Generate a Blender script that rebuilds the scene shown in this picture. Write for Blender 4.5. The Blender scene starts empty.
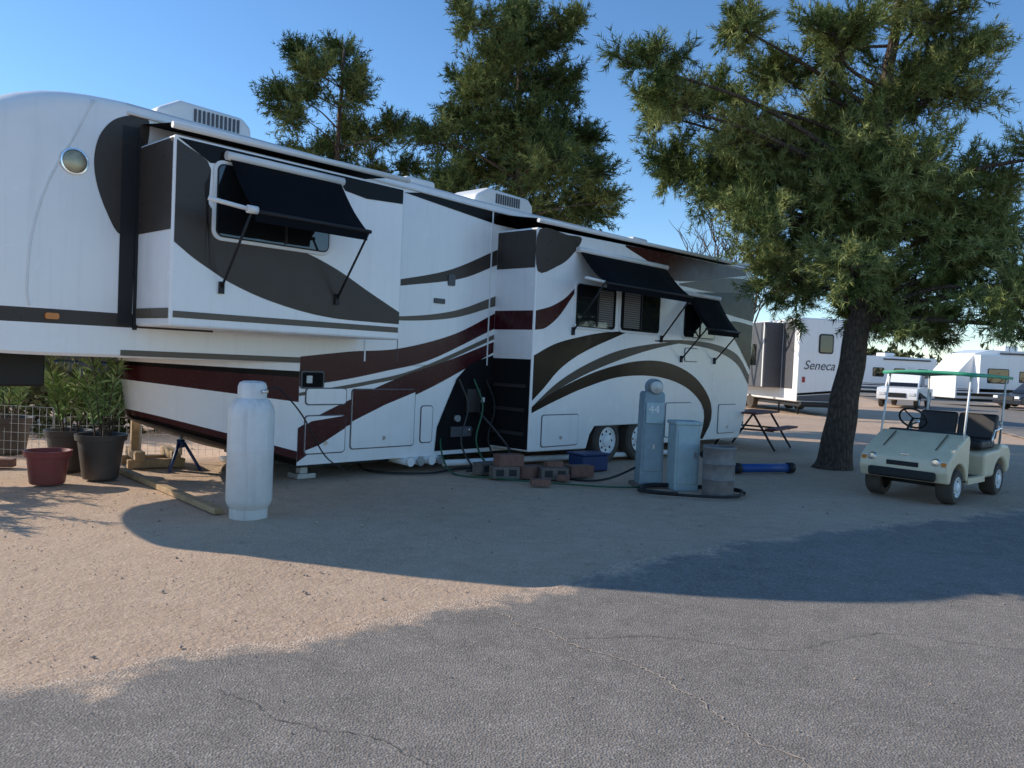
import bpy, math, random, bmesh
import numpy as np
from mathutils import Matrix, Vector, geometry, noise
random.seed(7); rng=np.random.default_rng(7)
sc=bpy.context.scene
# ------------------------------------------------------------------ materials
def new_mat(name):
    m=bpy.data.materials.new(name); m.use_nodes=True
    nt=m.node_tree; b=nt.nodes['Principled BSDF']; return m,nt,b
def N_(nt,t,**k):
    n=nt.nodes.new(t)
    for a,v in k.items(): setattr(n,a,v)
    return n
def coord(nt,kind='Object'):
    return N_(nt,'ShaderNodeTexCoord').outputs[kind]
def noise_n(nt,vec,scale,detail=4,rough=.55):
    n=N_(nt,'ShaderNodeTexNoise'); n.inputs['Scale'].default_value=scale
    n.inputs['Detail'].default_value=detail; n.inputs['Roughness'].default_value=rough
    nt.links.new(vec,n.inputs['Vector']); return n
def ramp(nt,fac,stops):
    r=N_(nt,'ShaderNodeValToRGB'); el=r.color_ramp.elements
    while len(el)<len(stops): el.new(.5)
    for e,(p,c) in zip(el,stops):
        e.position=p; e.color=(c[0],c[1],c[2],1) if not isinstance(c,(int,float)) else (c,c,c,1)
    nt.links.new(fac,r.inputs['Fac']); return r
def mix(nt,fac,a,b,mode='MIX'):
    m=N_(nt,'ShaderNodeMix',data_type='RGBA',blend_type=mode)
    for s,v in ((m.inputs[0],fac),(m.inputs[6],a),(m.inputs[7],b)):
        if hasattr(v,'links'): nt.links.new(v,s)
        elif isinstance(v,(int,float)): s.default_value=v
        else: s.default_value=(v[0],v[1],v[2],1)
    return m.outputs[2]
def bump(nt,b,h,strength,dist):
    n=N_(nt,'ShaderNodeBump'); n.inputs['Strength'].default_value=strength; n.inputs['Distance'].default_value=dist
    nt.links.new(h,n.inputs['Height']); nt.links.new(n.outputs[0],b.inputs['Normal'])
def pm(name,col,rough=.5,metal=0,var=.15,scale=6,bmp=0,bscale=60,coat=0,dust=0,streak=0,spec=.5):
    m,nt,b=new_mat(name); v=coord(nt)
    n=noise_n(nt,v,scale,3)
    dark=[c*(1-var) for c in col]; lite=[min(1,c*(1+var*.6)) for c in col]
    r=ramp(nt,n.outputs[0],[(.3,dark),(.7,lite)]); out=r.outputs[0]
    if streak:
        mp=N_(nt,'ShaderNodeMapping'); mp.inputs['Scale'].default_value=(7,7,.35); nt.links.new(v,mp.inputs[0])
        sn=noise_n(nt,mp.outputs[0],1.6,3,.6); sr=ramp(nt,sn.outputs[0],[(.52,0.),(.75,streak)])
        out=mix(nt,sr.outputs[0],out,(.25,.22,.19))
    if dust:
        g=N_(nt,'ShaderNodeNewGeometry'); s=N_(nt,'ShaderNodeSeparateXYZ'); nt.links.new(g.outputs['Position'],s.inputs[0])
        mr=N_(nt,'ShaderNodeMapRange'); mr.inputs['From Min'].default_value=0; mr.inputs['From Max'].default_value=1.3
        mr.inputs['To Min'].default_value=dust; mr.inputs['To Max'].default_value=dust*.05
        nt.links.new(s.outputs[2],mr.inputs['Value'])
        n2=noise_n(nt,v,2.3,3,.7); mm=N_(nt,'ShaderNodeMath',operation='MULTIPLY')
        nt.links.new(mr.outputs[0],mm.inputs[0]); nt.links.new(n2.outputs[0],mm.inputs[1])
        out=mix(nt,mm.outputs[0],out,(.33,.25,.18))
    nt.links.new(out,b.inputs['Base Color'])
    b.inputs['Metallic'].default_value=metal; b.inputs['Specular IOR Level'].default_value=spec
    rr=ramp(nt,n.outputs[0],[(.2,max(0,rough-.06)),(.8,min(1,rough+.08))]); nt.links.new(rr.outputs[0],b.inputs['Roughness'])
    if coat: b.inputs['Coat Weight'].default_value=coat; b.inputs['Coat Roughness'].default_value=.08
    if bmp: bump(nt,b,noise_n(nt,v,bscale,3).outputs[0],bmp,.01)
    return m
M={}
M['white']=pm('camper_white_gelcoat',(.92,.912,.895),.22,var=.02,dust=.3,streak=.09)
M['taupe']=pm('paint_taupe',(.062,.050,.042),.3,var=.08,dust=.03,spec=.2)
M['gold']=pm('paint_grey_gold',(.13,.107,.082),.3,var=.08,dust=.06,spec=.22)
M['maroon']=pm('paint_maroon',(.052,.007,.010),.26,var=.1,dust=.04,spec=.22)
M['brown']=pm('paint_dark_brown',(.007,.005,.0047),.22,var=.1,dust=.01,spec=.12)
M['black']=pm('black_rubber',(.012,.012,.013),.6,var=.2)
M['bay']=pm('black_bay',(.008,.008,.009),.85,var=.3,scale=10,spec=.2)
M['fabric']=pm('awning_fabric_black',(.006,.0065,.009),.9,var=.2,spec=.15)
M['trim']=pm('white_plastic',(.82,.82,.80),.4,var=.05)
M['roof']=pm('rubber_roof',(.66,.66,.64),.7,var=.12,scale=3)
M['steel']=pm('galvanised_steel',(.42,.44,.45),.42,metal=.7,var=.15,scale=14)
M['chrome']=pm('bright_metal',(.75,.75,.76),.2,metal=1,var=.05)
M['tyre']=pm('tyre_rubber',(.022,.021,.02),.85,var=.3,scale=20,dust=.4)
M['tank']=pm('tank_white_paint',(.80,.80,.78),.42,var=.08,scale=9,bmp=.15,bscale=15,dust=.6,streak=.35)
M['greyblue']=pm('grey_blue_enamel',(.23,.33,.38),.5,var=.14,scale=7,bmp=.1,bscale=12,dust=.35,streak=.35)
M['greyblue2']=pm('pale_grey_blue_enamel',(.37,.50,.53),.5,var=.12,scale=7,dust=.35,streak=.35)
M['can']=pm('weathered_can_metal',(.22,.21,.21),.6,metal=.3,var=.3,scale=9,bmp=.3,bscale=10,dust=.4,streak=.4)
M['wood']=pm('weathered_lumber',(.42,.29,.16),.8,var=.3,scale=10,bmp=.4)
M['block']=pm('concrete_block',(.17,.14,.12),.95,var=.25,scale=15,bmp=.6,bscale=80)
M['brick']=pm('red_brick',(.22,.115,.085),.95,var=.25,scale=15,bmp=.6,bscale=80)
M['redpot']=pm('red_pot',(.20,.018,.022),.45,var=.15,dust=.3)
M['blackpot']=pm('black_pot',(.02,.02,.022),.5,var=.2,dust=.3)
M['soil']=pm('soil',(.08,.055,.04),1,var=.4,bmp=.8)
M['blue']=pm('blue_plastic',(.02,.09,.33),.45,var=.15)
M['dblue']=pm('dark_blue_plastic',(.015,.04,.13),.5,var=.15)
M['green_hose']=pm('green_hose',(.02,.10,.05),.45)
M['cream']=pm('cart_cream_paint',(.84,.72,.49),.35,var=.05,dust=.28,streak=.10)
M['vinyl']=pm('dark_vinyl',(.035,.03,.03),.5,var=.2)
M['canopy']=pm('green_canopy',(.05,.36,.21),.6,var=.15)
M['red']=pm('red_lens',(.35,.02,.02),.3)
M['orange']=pm('amber_lens',(.7,.22,.03),.3)
M['tan']=pm('tan_stucco',(.5,.4,.29),.9,var=.15,scale=4,bmp=.3)
M['shingle']=pm('roof_shingle',(.20,.13,.10),.9,var=.3,scale=20,bmp=.4)
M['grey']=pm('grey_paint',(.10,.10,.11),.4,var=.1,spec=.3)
M['darkcar']=pm('dark_car_paint',(.03,.035,.045),.25,var=.1)
M['fence']=pm('fence_wire',(.5,.5,.48),.5,metal=.5)
M['fwood']=pm('painted_red_wood',(.13,.035,.032),.7,var=.25,scale=12)
m,nt,b=new_mat('window_glass'); b.inputs['Base Color'].default_value=(.012,.014,.016,1); b.inputs['Roughness'].default_value=.04
b.inputs['Specular IOR Level'].default_value=.8
bump(nt,b,noise_n(nt,coord(nt),1.5,2).outputs[0],.08,.05); M['glass']=m
m,nt,b=new_mat('blind_slats'); v=coord(nt); wv=N_(nt,'ShaderNodeTexWave',bands_direction='Z'); wv.inputs['Scale'].default_value=9; nt.links.new(v,wv.inputs[0])
nt.links.new(ramp(nt,wv.outputs[0],[(.2,(.04,.036,.033)),(.7,(.20,.18,.16))]).outputs[0],b.inputs['Base Color']); b.inputs['Coat Weight'].default_value=.8; b.inputs['Coat Roughness'].default_value=.03; M['blind']=m
m,nt,b=new_mat('pine_bark'); v=coord(nt); mp=N_(nt,'ShaderNodeMapping'); mp.inputs['Scale'].default_value=(9,9,2.2); nt.links.new(v,mp.inputs[0])
vo=N_(nt,'ShaderNodeTexVoronoi',feature='DISTANCE_TO_EDGE'); nt.links.new(mp.outputs[0],vo.inputs['Vector']); vo.inputs['Scale'].default_value=2
r=ramp(nt,vo.outputs['Distance'],[(.0,(.025,.018,.014)),(.3,(.13,.09,.065))]); nz=noise_n(nt,v,12)
nt.links.new(mix(nt,.5,r.outputs[0],ramp(nt,nz.outputs[0],[(.3,(.04,.03,.025)),(.7,(.17,.125,.09))]).outputs[0]),b.inputs['Base Color'])
b.inputs['Roughness'].default_value=.95; bump(nt,b,vo.outputs['Distance'],1,.06); M['bark']=m
def leaf_mat(name,dark,mid,lite):
    m,nt,b=new_mat(name); a=N_(nt,'ShaderNodeAttribute',attribute_name='tint')
    r=ramp(nt,a.outputs['Fac'],[(0,dark),(.5,mid),(1,lite)])
    nt.nodes.remove(b); d=N_(nt,'ShaderNodeBsdfDiffuse'); nt.links.new(r.outputs[0],d.inputs['Color'])
    nt.links.new(d.outputs[0],nt.nodes['Material Output'].inputs[0]); return m
M['needles']=leaf_mat('pine_needles',(.06,.095,.032),(.175,.215,.075),(.38,.40,.165))
M['needles_dark']=leaf_mat('pine_needles_dark',(.04,.065,.026),(.105,.14,.052),(.24,.27,.10))
M['leaves']=leaf_mat('oleander_leaves',(.10,.17,.06),(.22,.32,.12),(.42,.5,.24))
M['scrub']=leaf_mat('scrub_leaves',(.03,.045,.02),(.08,.092,.042),(.16,.16,.08))
# ------------------------------------------------------------------ helpers
def empty(name,loc=(0,0,0),rz=0):
    e=bpy.data.objects.new(name,None); sc.collection.objects.link(e); e.location=loc; e.rotation_euler=(0,0,rz)
    e.empty_display_size=.2; return e
def mesh(parent,name,verts,faces,mats,midx=None,smooth=False,bevel=0):
    me=bpy.data.meshes.new(name); me.from_pydata([tuple(v) for v in verts],[],faces); me.validate(); 
    if not isinstance(mats,(list,tuple)): mats=[mats]
    for k in mats: me.materials.append(M[k])
    if midx is not None:
        for p,i in zip(me.polygons,midx): p.material_index=i
    if smooth: me.polygons.foreach_set('use_smooth',[True]*len(me.polygons))
    o=bpy.data.objects.new(name,me); sc.collection.objects.link(o)
    if parent: o.parent=parent
    if bevel:
        md=o.modifiers.new('bevel','BEVEL'); md.width=bevel; md.segments=3; md.limit_method='ANGLE'; md.angle_limit=math.radians(35)
        md.harden_normals=True
        me.polygons.foreach_set('use_smooth',[True]*len(me.polygons))
    return o
def box(parent,name,a,b,mat,bevel=0):
    x0,y0,z0=a; x1,y1,z1=b
    v=[(x0,y0,z0),(x1,y0,z0),(x1,y1,z0),(x0,y1,z0),(x0,y0,z1),(x1,y0,z1),(x1,y1,z1),(x0,y1,z1)]
    if (x1-x0)*(y1-y0)*(z1-z0)<0: v=v[4:]+v[:4]
    f=[(0,3,2,1),(4,5,6,7),(0,1,5,4),(1,2,6,5),(2,3,7,6),(3,0,4,7)]
    return mesh(parent,name,v,f,mat,bevel=bevel)
def tube(parent,name,pts,rad,mat,seg=10,cap=True):
    pts=[Vector(p) for p in pts]
    if isinstance(rad,(int,float)): rad=[rad]*len(pts)
    V=[];F=[]; prev=None
    for i,p in enumerate(pts):
        d=(pts[min(i+1,len(pts)-1)]-pts[max(i-1,0)]).normalized()
        if prev is None: a=d.orthogonal().normalized()
        else: a=(prev-d*prev.dot(d)).normalized()
        prev=a; b=d.cross(a)
        for k in range(seg):
            t=2*math.pi*k/seg; V.append(p+(a*math.cos(t)+b*math.sin(t))*rad[i])
    for i in range(len(pts)-1):
        for k in range(seg):
            k2=(k+1)%seg; F.append((i*seg+k,i*seg+k2,(i+1)*seg+k2,(i+1)*seg+k))
    if cap:
        F.append(tuple(reversed(range(seg)))); F.append(tuple(range((len(pts)-1)*seg,len(pts)*seg)))
    if parent is False: return V,F
    o=mesh(parent,name,V,F,mat,smooth=True)
    if cap:
        o.data.polygons[-1].use_smooth=False; o.data.polygons[-2].use_smooth=False
    return o
def lathe(parent,name,prof,mat,loc=(0,0,0),axis='Z',seg=32,midx=None):
    V=[];F=[];mi=[]
    for (r,h) in prof:
        for k in range(seg):
            t=2*math.pi*k/seg; c,s=r*math.cos(t),r*math.sin(t)
            if axis=='Z': V.append((loc[0]+c,loc[1]+s,loc[2]+h))
            elif axis=='Y': V.append((loc[0]+c,loc[1]+h,loc[2]+s))
            else: V.append((loc[0]+h,loc[1]+c,loc[2]+s))
    for i in range(len(prof)-1):
        for k in range(seg):
            k2=(k+1)%seg; F.append((i*seg+k,i*seg+k2,(i+1)*seg+k2,(i+1)*seg+k)); mi.append(midx[i] if midx else 0)
    o=mesh(parent,name,V,F,mat,midx=mi,smooth=True)
    md=o.modifiers.new('es','EDGE_SPLIT'); md.split_angle=math.radians(38)
    return o
def catmull(P,n=6):
    out=[];L=len(P)
    for i in range(L):
        p0,p1,p2,p3=[Vector(P[(i+k-1)%L]) for k in range(4)]
        for j in range(n):
            t=j/n
            out.append(.5*((2*p1)+(-p0+p2)*t+(2*p0-5*p1+4*p2-p3)*t*t+(-p0+3*p1-3*p2+p3)*t**3))
    return out
def spline(P,n=8):
    P=[Vector(p) for p in P]; P=[P[0]*2-P[1]]+P+[P[-1]*2-P[-2]]; out=[]
    for i in range(1,len(P)-2):
        for j in range(n):
            t=j/n;p0,p1,p2,p3=P[i-1:i+3]
            out.append(.5*((2*p1)+(-p0+p2)*t+(2*p0-5*p1+4*p2-p3)*t*t+(-p0+3*p1-3*p2+p3)*t**3))
    out.append(P[-2]); return out
def sheet(parent,name,pts,p,mat):
    P=[Vector((a[0],-p,a[1])) for a in pts]
    tri=geometry.tessellate_polygon([P])
    F=[]
    for t in tri:
        a,b_,c=[P[i] for i in t]; n=(b_-a).cross(c-a)
        F.append(tuple(t) if n.y<0 else (t[2],t[1],t[0]))
    return mesh(parent,name,P,F,mat)
def swoosh(parent,name,up,lo,p,mat):
    a=spline([(x,z,0) for x,z in up]); b_=spline([(x,z,0) for x,z in lo])
    n=40
    def res(L):
        L=[Vector(l) for l in L]; d=[0]
        for i in range(1,len(L)): d.append(d[-1]+(L[i]-L[i-1]).length)
        out=[]
        for k in range(n+1):
            s=d[-1]*k/n; i=1
            while i<len(L)-1 and d[i]<s: i+=1
            f=(s-d[i-1])/max(1e-6,d[i]-d[i-1]); out.append(L[i-1].lerp(L[i],f))
        return out
    A=res(a);B=res(b_)
    V=[(v.x,-p,v.y) for v in A]+[(v.x,-p,v.y) for v in B]
    F=[(k,n+1+k,n+2+k,k+1) for k in range(n)]
    return mesh(parent,name,V,F,mat)
def rrect(x0,x1,z0,z1,r,n=5):
    out=[]
    for cx,cz,a0 in ((x1-r,z1-r,0),(x0+r,z1-r,90),(x0+r,z0+r,180),(x1-r,z0+r,270)):
        for k in range(n+1):
            t=math.radians(a0+90*k/n); out.append((cx+r*math.cos(t),cz+r*math.sin(t)))
    return out
def slab(parent,name,pts,p0,p1,mat,bevel=0):
    n=len(pts)
    V=[(a,-p1,z) for a,z in pts]+[(a,-p0,z) for a,z in pts]
    F=[tuple(range(n)),tuple(reversed(range(n,2*n)))]+[(k,k+n,(k+1)%n+n,(k+1)%n) for k in range(n)]
    o=mesh(parent,name,V,F,mat,bevel=bevel)
    bm=bmesh.new(); bm.from_mesh(o.data); bmesh.ops.recalc_face_normals(bm,faces=bm.faces); bm.to_mesh(o.data); bm.free()
    return o
def window(parent,name,t0,t1,z0,z1,p,frame='trim',div=None,blind=None):
    slab(parent,name+'_frame',rrect(t0-.05,t1+.05,z0-.05,z1+.05,.1),p-.01,p+.025,frame,bevel=.006)
    slab(parent,name+'_gasket',rrect(t0-.015,t1+.015,z0-.015,z1+.015,.075),p,p+.030,'black')
    slab(parent,name+'_glass',rrect(t0,t1,z0,z1,.06),p,p+.034,'glass')
    if blind: sheet(parent,name+'_blind',[(blind[0],z0+.03),(blind[1],z0+.03),(blind[1],z1-.03),(blind[0],z1-.03)],p+.036,'blind')
    if div is not None: box(parent,name+'_mullion',(div-.015,-p-.045,z0+.01),(div+.015,-p-.03,z1-.01),'black')
# ------------------------------------------------------------------ camera / world / sun
cam=bpy.data.cameras.new('camera'); co=bpy.data.objects.new('camera',cam); sc.collection.objects.link(co)
cam.sensor_width=36; cam.lens=36*804/1024; cam.clip_end=4000
co.matrix_world=Matrix.Translation((0,0,1.6))@(Matrix.Rotation(math.radians(90-1.71),4,'X')@Matrix.Rotation(math.radians(2.5),4,'Z'))
sc.camera=co
EL=math.radians(26.4); sd=Vector((-.966*math.cos(EL),.257*math.cos(EL),math.sin(EL))).normalized()
w=bpy.data.worlds.new('World'); sc.world=w; w.use_nodes=True; nt=w.node_tree
sk=N_(nt,'ShaderNodeTexSky',sky_type='NISHITA'); sk.sun_disc=False; sk.sun_elevation=EL; sk.sun_rotation=math.atan2(sd.x,sd.y)%(2*math.pi)
sk.air_density=1.0; sk.dust_density=.1; sk.ozone_density=3.0; sk.altitude=900
hs=N_(nt,'ShaderNodeHueSaturation'); hs.inputs['Saturation'].default_value=1.14; hs.inputs['Value'].default_value=1.3
nt.links.new(sk.outputs[0],hs.inputs['Color']); nt.links.new(hs.outputs[0],nt.nodes['Background'].inputs[0]); nt.nodes['Background'].inputs[1].default_value=.15
sl=bpy.data.lights.new('sun','SUN'); sl.energy=5; sl.angle=math.radians(.5); sl.color=(1,.90,.76)
so=bpy.data.objects.new('sun',sl); sc.collection.objects.link(so); so.rotation_euler=(-sd).to_track_quat('-Z','Y').to_euler()
sc.view_settings.view_transform='Standard'; sc.view_settings.look='None'; sc.view_settings.exposure=0
# ------------------------------------------------------------------ ground
m,nt,b=new_mat('desert_dirt'); vec=coord(nt)
n1=noise_n(nt,vec,.35,4,.6); n2=noise_n(nt,vec,5,5,.65); n3=noise_n(nt,vec,70,2,.7)
c=ramp(nt,n1.outputs[0],[(.3,(.47,.32,.215)),(.5,(.58,.41,.285)),(.7,(.67,.50,.36))]).outputs[0]
c=mix(nt,.35,c,ramp(nt,n2.outputs[0],[(.3,(.32,.21,.14)),(.7,(.72,.545,.40))]).outputs[0])
c=mix(nt,.35,c,ramp(nt,n3.outputs[0],[(.35,(.26,.175,.12)),(.5,(.56,.41,.29)),(.68,(.82,.66,.52))]).outputs[0])
vo=N_(nt,'ShaderNodeTexVoronoi'); vo.inputs['Scale'].default_value=30; nt.links.new(vec,vo.inputs['Vector'])
st=ramp(nt,vo.outputs['Distance'],[(.12,1.),(.2,0.)])
sc_=N_(nt,'ShaderNodeSeparateColor'); nt.links.new(vo.outputs['Color'],sc_.inputs[0])
pick=ramp(nt,sc_.outputs[0],[(.6,0.),(.65,.8)])
mm=N_(nt,'ShaderNodeMath',operation='MULTIPLY'); nt.links.new(st.outputs[0],mm.inputs[0]); nt.links.new(pick.outputs[0],mm.inputs[1])
c=mix(nt,mm.outputs[0],c,ramp(nt,sc_.outputs[1],[(0,(.20,.14,.11)),(.5,(.48,.38,.31)),(1,(.74,.66,.57))]).outputs[0])
nt.links.new(c,b.inputs['Base Color']); b.inputs['Roughness'].default_value=.95; b.inputs['Specular IOR Level'].default_value=.15
bn=noise_n(nt,vec,22,4,.7); bump(nt,b,bn.outputs[0],.55,.03); M['dirt']=m
m,nt,b=new_mat('worn_asphalt'); v=coord(nt)
vo=N_(nt,'ShaderNodeTexVoronoi'); vo.inputs['Scale'].default_value=85; nt.links.new(v,vo.inputs['Vector'])
s_=N_(nt,'ShaderNodeSeparateColor'); nt.links.new(vo.outputs['Color'],s_.inputs[0])
ca=ramp(nt,s_.outputs[0],[(0,(.115,.10,.087)),(.55,(.235,.208,.18)),(.85,(.36,.32,.28)),(1,(.62,.55,.48))]).outputs[0]
big=noise_n(nt,v,.45,4,.6); mid=noise_n(nt,v,4,4,.6)
ca=mix(nt,.5,ca,ramp(nt,big.outputs[0],[(.3,(.19,.168,.146)),(.7,(.33,.29,.25))]).outputs[0])
ca=mix(nt,.3,ca,ramp(nt,mid.outputs[0],[(.3,(.14,.125,.108)),(.7,(.36,.315,.27))]).outputs[0])
at_=N_(nt,'ShaderNodeAttribute',attribute_name='edge')
en=noise_n(nt,v,2.4,4,.7); ad=N_(nt,'ShaderNodeMath',operation='MULTIPLY_ADD'); nt.links.new(en.outputs[0],ad.inputs[0]); ad.inputs[1].default_value=-1.1; nt.links.new(at_.outputs['Fac'],ad.inputs[2])
ad2=N_(nt,'ShaderNodeMath',operation='ADD'); ad2.inputs[1].default_value=.57; nt.links.new(ad.outputs[0],ad2.inputs[0])
ef=ramp(nt,ad2.outputs[0],[(.05,1.),(.24,.0)])
dn=noise_n(nt,v,55,2,.7); cd=ramp(nt,dn.outputs[0],[(.35,(.36,.25,.175)),(.5,(.56,.41,.29)),(.68,(.74,.58,.45))]).outputs[0]
nt.links.new(mix(nt,ef.outputs[0],ca,cd),b.inputs['Base Color']); b.inputs['Roughness'].default_value=.9; b.inputs['Specular IOR Level'].default_value=.25
bump(nt,b,vo.outputs['Distance'],.6,.008); M['asphalt']=m
M['crack']=pm('sand_filled_crack',(.52,.42,.33),.95,var=.3,scale=20)
M['crackd']=pm('tar_dark_crack',(.10,.088,.076),.95,var=.3,scale=20)
xs=np.concatenate([[-2500,-800,-250,-80,-30],np.arange(-12,24,.3),[30,50,90,250,800,2500]]); ys=np.concatenate([[-2500,-600,-100,-30,-10],np.arange(-2,30,.3),[36,50,80,150,400,1000,3000]])
V=[];F=[]
for j,y in enumerate(ys):
    for i,x in enumerate(xs):
        z=-.02
        if -12<x<23 and -2<y<29: z=.016*noise.noise(Vector((x*.8,y*.8,0)))+.007*noise.noise(Vector((x*2.6,y*2.6,4)))-.022
        V.append((x,y,z))
nx=len(xs)
for j in range(len(ys)-1):
    for i in range(nx-1): F.append((j*nx+i,j*nx+i+1,(j+1)*nx+i+1,(j+1)*nx+i))
mesh(None,'ground',V,F,'dirt',smooth=True)
left=spline([(-14,-6,0),(-6,.2,0),(-2.45,3.4,0),(-1.75,4.1,0),(-.85,4.68,0),(-.2,5.25,0),(1.05,6.5,0),(2.9,7.95,0),(7.03,10.6,0),(10.5,15,0),(15,24,0),(23,50,0),(40,110,0)],30)
right=spline([(-10,-16,0),(-1,-8,0),(3,-5,0),(4,-4,0),(5,-3,0),(6,-2,0),(8,0,0),(10.5,2.5,0),(14,6,0),(17.5,11,0),(23,22,0),(31,49,0),(50,110,0)],30)
fr=[0,.02,.045,.08,.13,.2,.32,.5,.7,.85,.93,.97,1]
V=[];F=[];E=[]
for i,(p,q2) in enumerate(zip(left,right)):
    W_=(q2-p).length; d=(q2-p)/W_
    jit=.16*noise.noise(Vector((p.x*1.3,p.y*1.3,3)))+.06*noise.noise(Vector((p.x*6,p.y*6,5)))
    for f in fr:
        q=p+d*(f*W_+jit*(1-f)); V.append((q.x,q.y,.008)); E.append(min(f,1-f)*W_)
k=len(fr)
for i in range(len(left)-1):
    for j in range(k-1): F.append((i*k+j,i*k+j+1,(i+1)*k+j+1,(i+1)*k+j))
road=mesh(None,'road',V,F,'asphalt')
at_=road.data.attributes.new('edge','FLOAT','POINT'); at_.data.foreach_set('value',E)
def crack(name,pts,wd,mat,seed):
    random.seed(seed); L=spline([(x,y,0) for x,y in pts],26); V=[];F=[]
    for i,p in enumerate(L):
        a=L[max(0,i-1)];b2=L[min(len(L)-1,i+1)]; d=(b2-a).normalized(); n=Vector((-d.y,d.x,0))
        q=p+n*(.05*noise.noise(Vector((p.x*5,p.y*5,seed)))+.012*random.uniform(-1,1)); w_=wd*random.uniform(.25,1)
        V+=[(q.x-n.x*w_,q.y-n.y*w_,.012),(q.x+n.x*w_,q.y+n.y*w_,.012)]
    for i in range(len(L)-1): F.append((2*i,2*i+2,2*i+3,2*i+1))
    return mesh(road,name,V,F,mat)
crack('crack',[(-.18,5.25),(.05,4.9),(.34,4.6),(.74,4.21),(.95,3.8),(1.14,3.4),(1.6,2.8)],.006,'crack',1)
crack('crack',[(.36,4.58),(.9,4.7),(1.6,4.55),(2.3,4.9),(3.2,4.7)],.003,'crackd',2)
crack('crack',[(-1.3,3.7),(-.9,3.4),(-.4,3.2),(.1,2.6)],.003,'crackd',3)
crack('crack',[(2.0,6.6),(2.8,6.0),(3.9,5.4),(4.6,4.4)],.004,'crack',4)
# stones
V=[];F=[]
ico=[(0,0,1),(.9,0,.1),(.2,.85,.0),(-.7,.5,.05),(-.7,-.5,0),(.25,-.85,.1),(0,0,-.6)]
icf=[(0,1,2),(0,2,3),(0,3,4),(0,4,5),(0,5,1),(6,2,1),(6,3,2),(6,4,3),(6,5,4),(6,1,5)]
cnt=0; random.seed(77)
while cnt<6000:
    x=random.uniform(-9,10); y=random.uniform(2.9,20)
    if random.random()>min(1,(6/max(y,4))**1.3): continue
    dmin=min(((p.x-x)**2+(p.y-y)**2,i) for i,p in enumerate(left[::6])); i=dmin[1]*6
    a=left[i];b2=left[min(i+1,len(left)-1)]; side=(b2.x-a.x)*(y-a.y)-(b2.y-a.y)*(x-a.x)
    if side<0 and random.random()>.12: continue
    s=random.uniform(.003,.009)*(1 if (random.random()<.94 or side<0) else 2.4); R_=random.uniform(0,6.28); cR,sR=math.cos(R_),math.sin(R_)
    bz=.010 if side<0 else .016*noise.noise(Vector((x*.8,y*.8,0)))+.007*noise.noise(Vector((x*2.6,y*2.6,4)))-.022
    b0=len(V)
    for vx,vy,vz in ico:
        vx*=random.uniform(.7,1.3); vy*=random.uniform(.7,1.3); V.append((x+s*(cR*vx-sR*vy),y+s*(sR*vx+cR*vy),bz+s*.35+vz*s*.7))
    F+= [tuple(b0+q for q in f) for f in icf]; cnt+=1
M['stone']=pm('loose_stone',(.42,.32,.25),.9,var=.5,scale=3)
mesh(None,'gravel',V,F,'stone')
# ================================================================== FIFTH WHEEL CAMPER
rv=empty('fifth_wheel_camper',(.968,13.55,0),math.radians(47))
def roofz(t): return 3.93+ (.12*max(0,(-t-2))/5.3 if t<-2 else .05*max(0,t-3)/3.3)
secs=[(6.46,1.08,1.55,3.72,.2),(6.40,1.2,1.47,3.9,.16),(6.25,1.25,1.45,roofz(6.2),.1)]
for t in np.linspace(5.5,-7.3,14): secs.append((t,1.25,1.45,roofz(t),.09))
for u in [.08,.16,.25,.34,.43,.52,.61,.69,.77,.84,.9,.95,.98,.997]:
    secs.append((-7.3-2.15*u,1.25*(1-u**3.0)**.55,1.45+.3*u**5,1.65+2.40*(1-u**3.1)**.6,.09+.35*u))
V=[];F=[];mi=[];RN=None
SZ=[1.76,1.90,2.3,2.9,3.4]
for (t,hw,zb,zt,r) in secs:
    r=min(r,hw*.6,(zt-zb)*.35); rb=min(.03,r)
    ring=[]
    zs=[min(max(z,zb+rb+.01),zt-r-.01-(5-i)*.002) for i,z in enumerate(SZ)]
    ring.append((-hw+rb,zb)); ring.append((-hw,zb+rb))
    for z in zs: ring.append((-hw,z))
    for k in range(6):
        a=math.radians(180-90*k/5); ring.append((-hw+r+r*math.cos(a),zt-r+r*math.sin(a)))
    ring.append((0,zt+.035))
    for k in range(6):
        a=math.radians(90-90*k/5); ring.append((hw-r+r*math.cos(a),zt-r+r*math.sin(a)))
    for z in reversed(zs): ring.append((hw,z))
    ring.append((hw,zb+rb)); ring.append((hw-rb,zb))
    RN=len(ring)
    for y,z in ring: V.append((t,1.25+y,z))
for i in range(len(secs)-1):
    for k in range(RN):
        k2=(k+1)%RN; F.append((i*RN+k,(i+1)*RN+k,(i+1)*RN+k2,i*RN+k2))
        st=(k==2 or k==RN-4); roof=(9<=k<=16)
        mi.append(1 if (st and secs[i][0]<-5.4) else (2 if roof and secs[i][0]>-7 else 0))
F.append(tuple(reversed(range(RN)))); mi.append(0); F.append(tuple(range((len(secs)-1)*RN,len(secs)*RN))); mi.append(0)
o=mesh(rv,'upper_body',V,F,['white','taupe','roof'],midx=mi,smooth=True)
bm=bmesh.new(); bm.from_mesh(o.data); bmesh.ops.recalc_face_normals(bm,faces=bm.faces); bm.to_mesh(o.data); bm.free()
md=o.modifiers.new('es','EDGE_SPLIT'); md.split_angle=math.radians(30)
sp=spline([(-7.62,0,3.98),(-7.78,0,3.6),(-8.0,0,3.1),(-8.12,0,2.6),(-8.15,0,2.1),(-8.13,0,1.92)],6)
def nosey(t):
    u=max(0,(-7.3-t)/2.15); return 1.25-1.25*(1-u**3.0)**.55
tube(rv,'nose_cap_seam',[(p.x,nosey(p.x)+.002,p.z) for p in sp],.012,'trim',seg=8)
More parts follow.
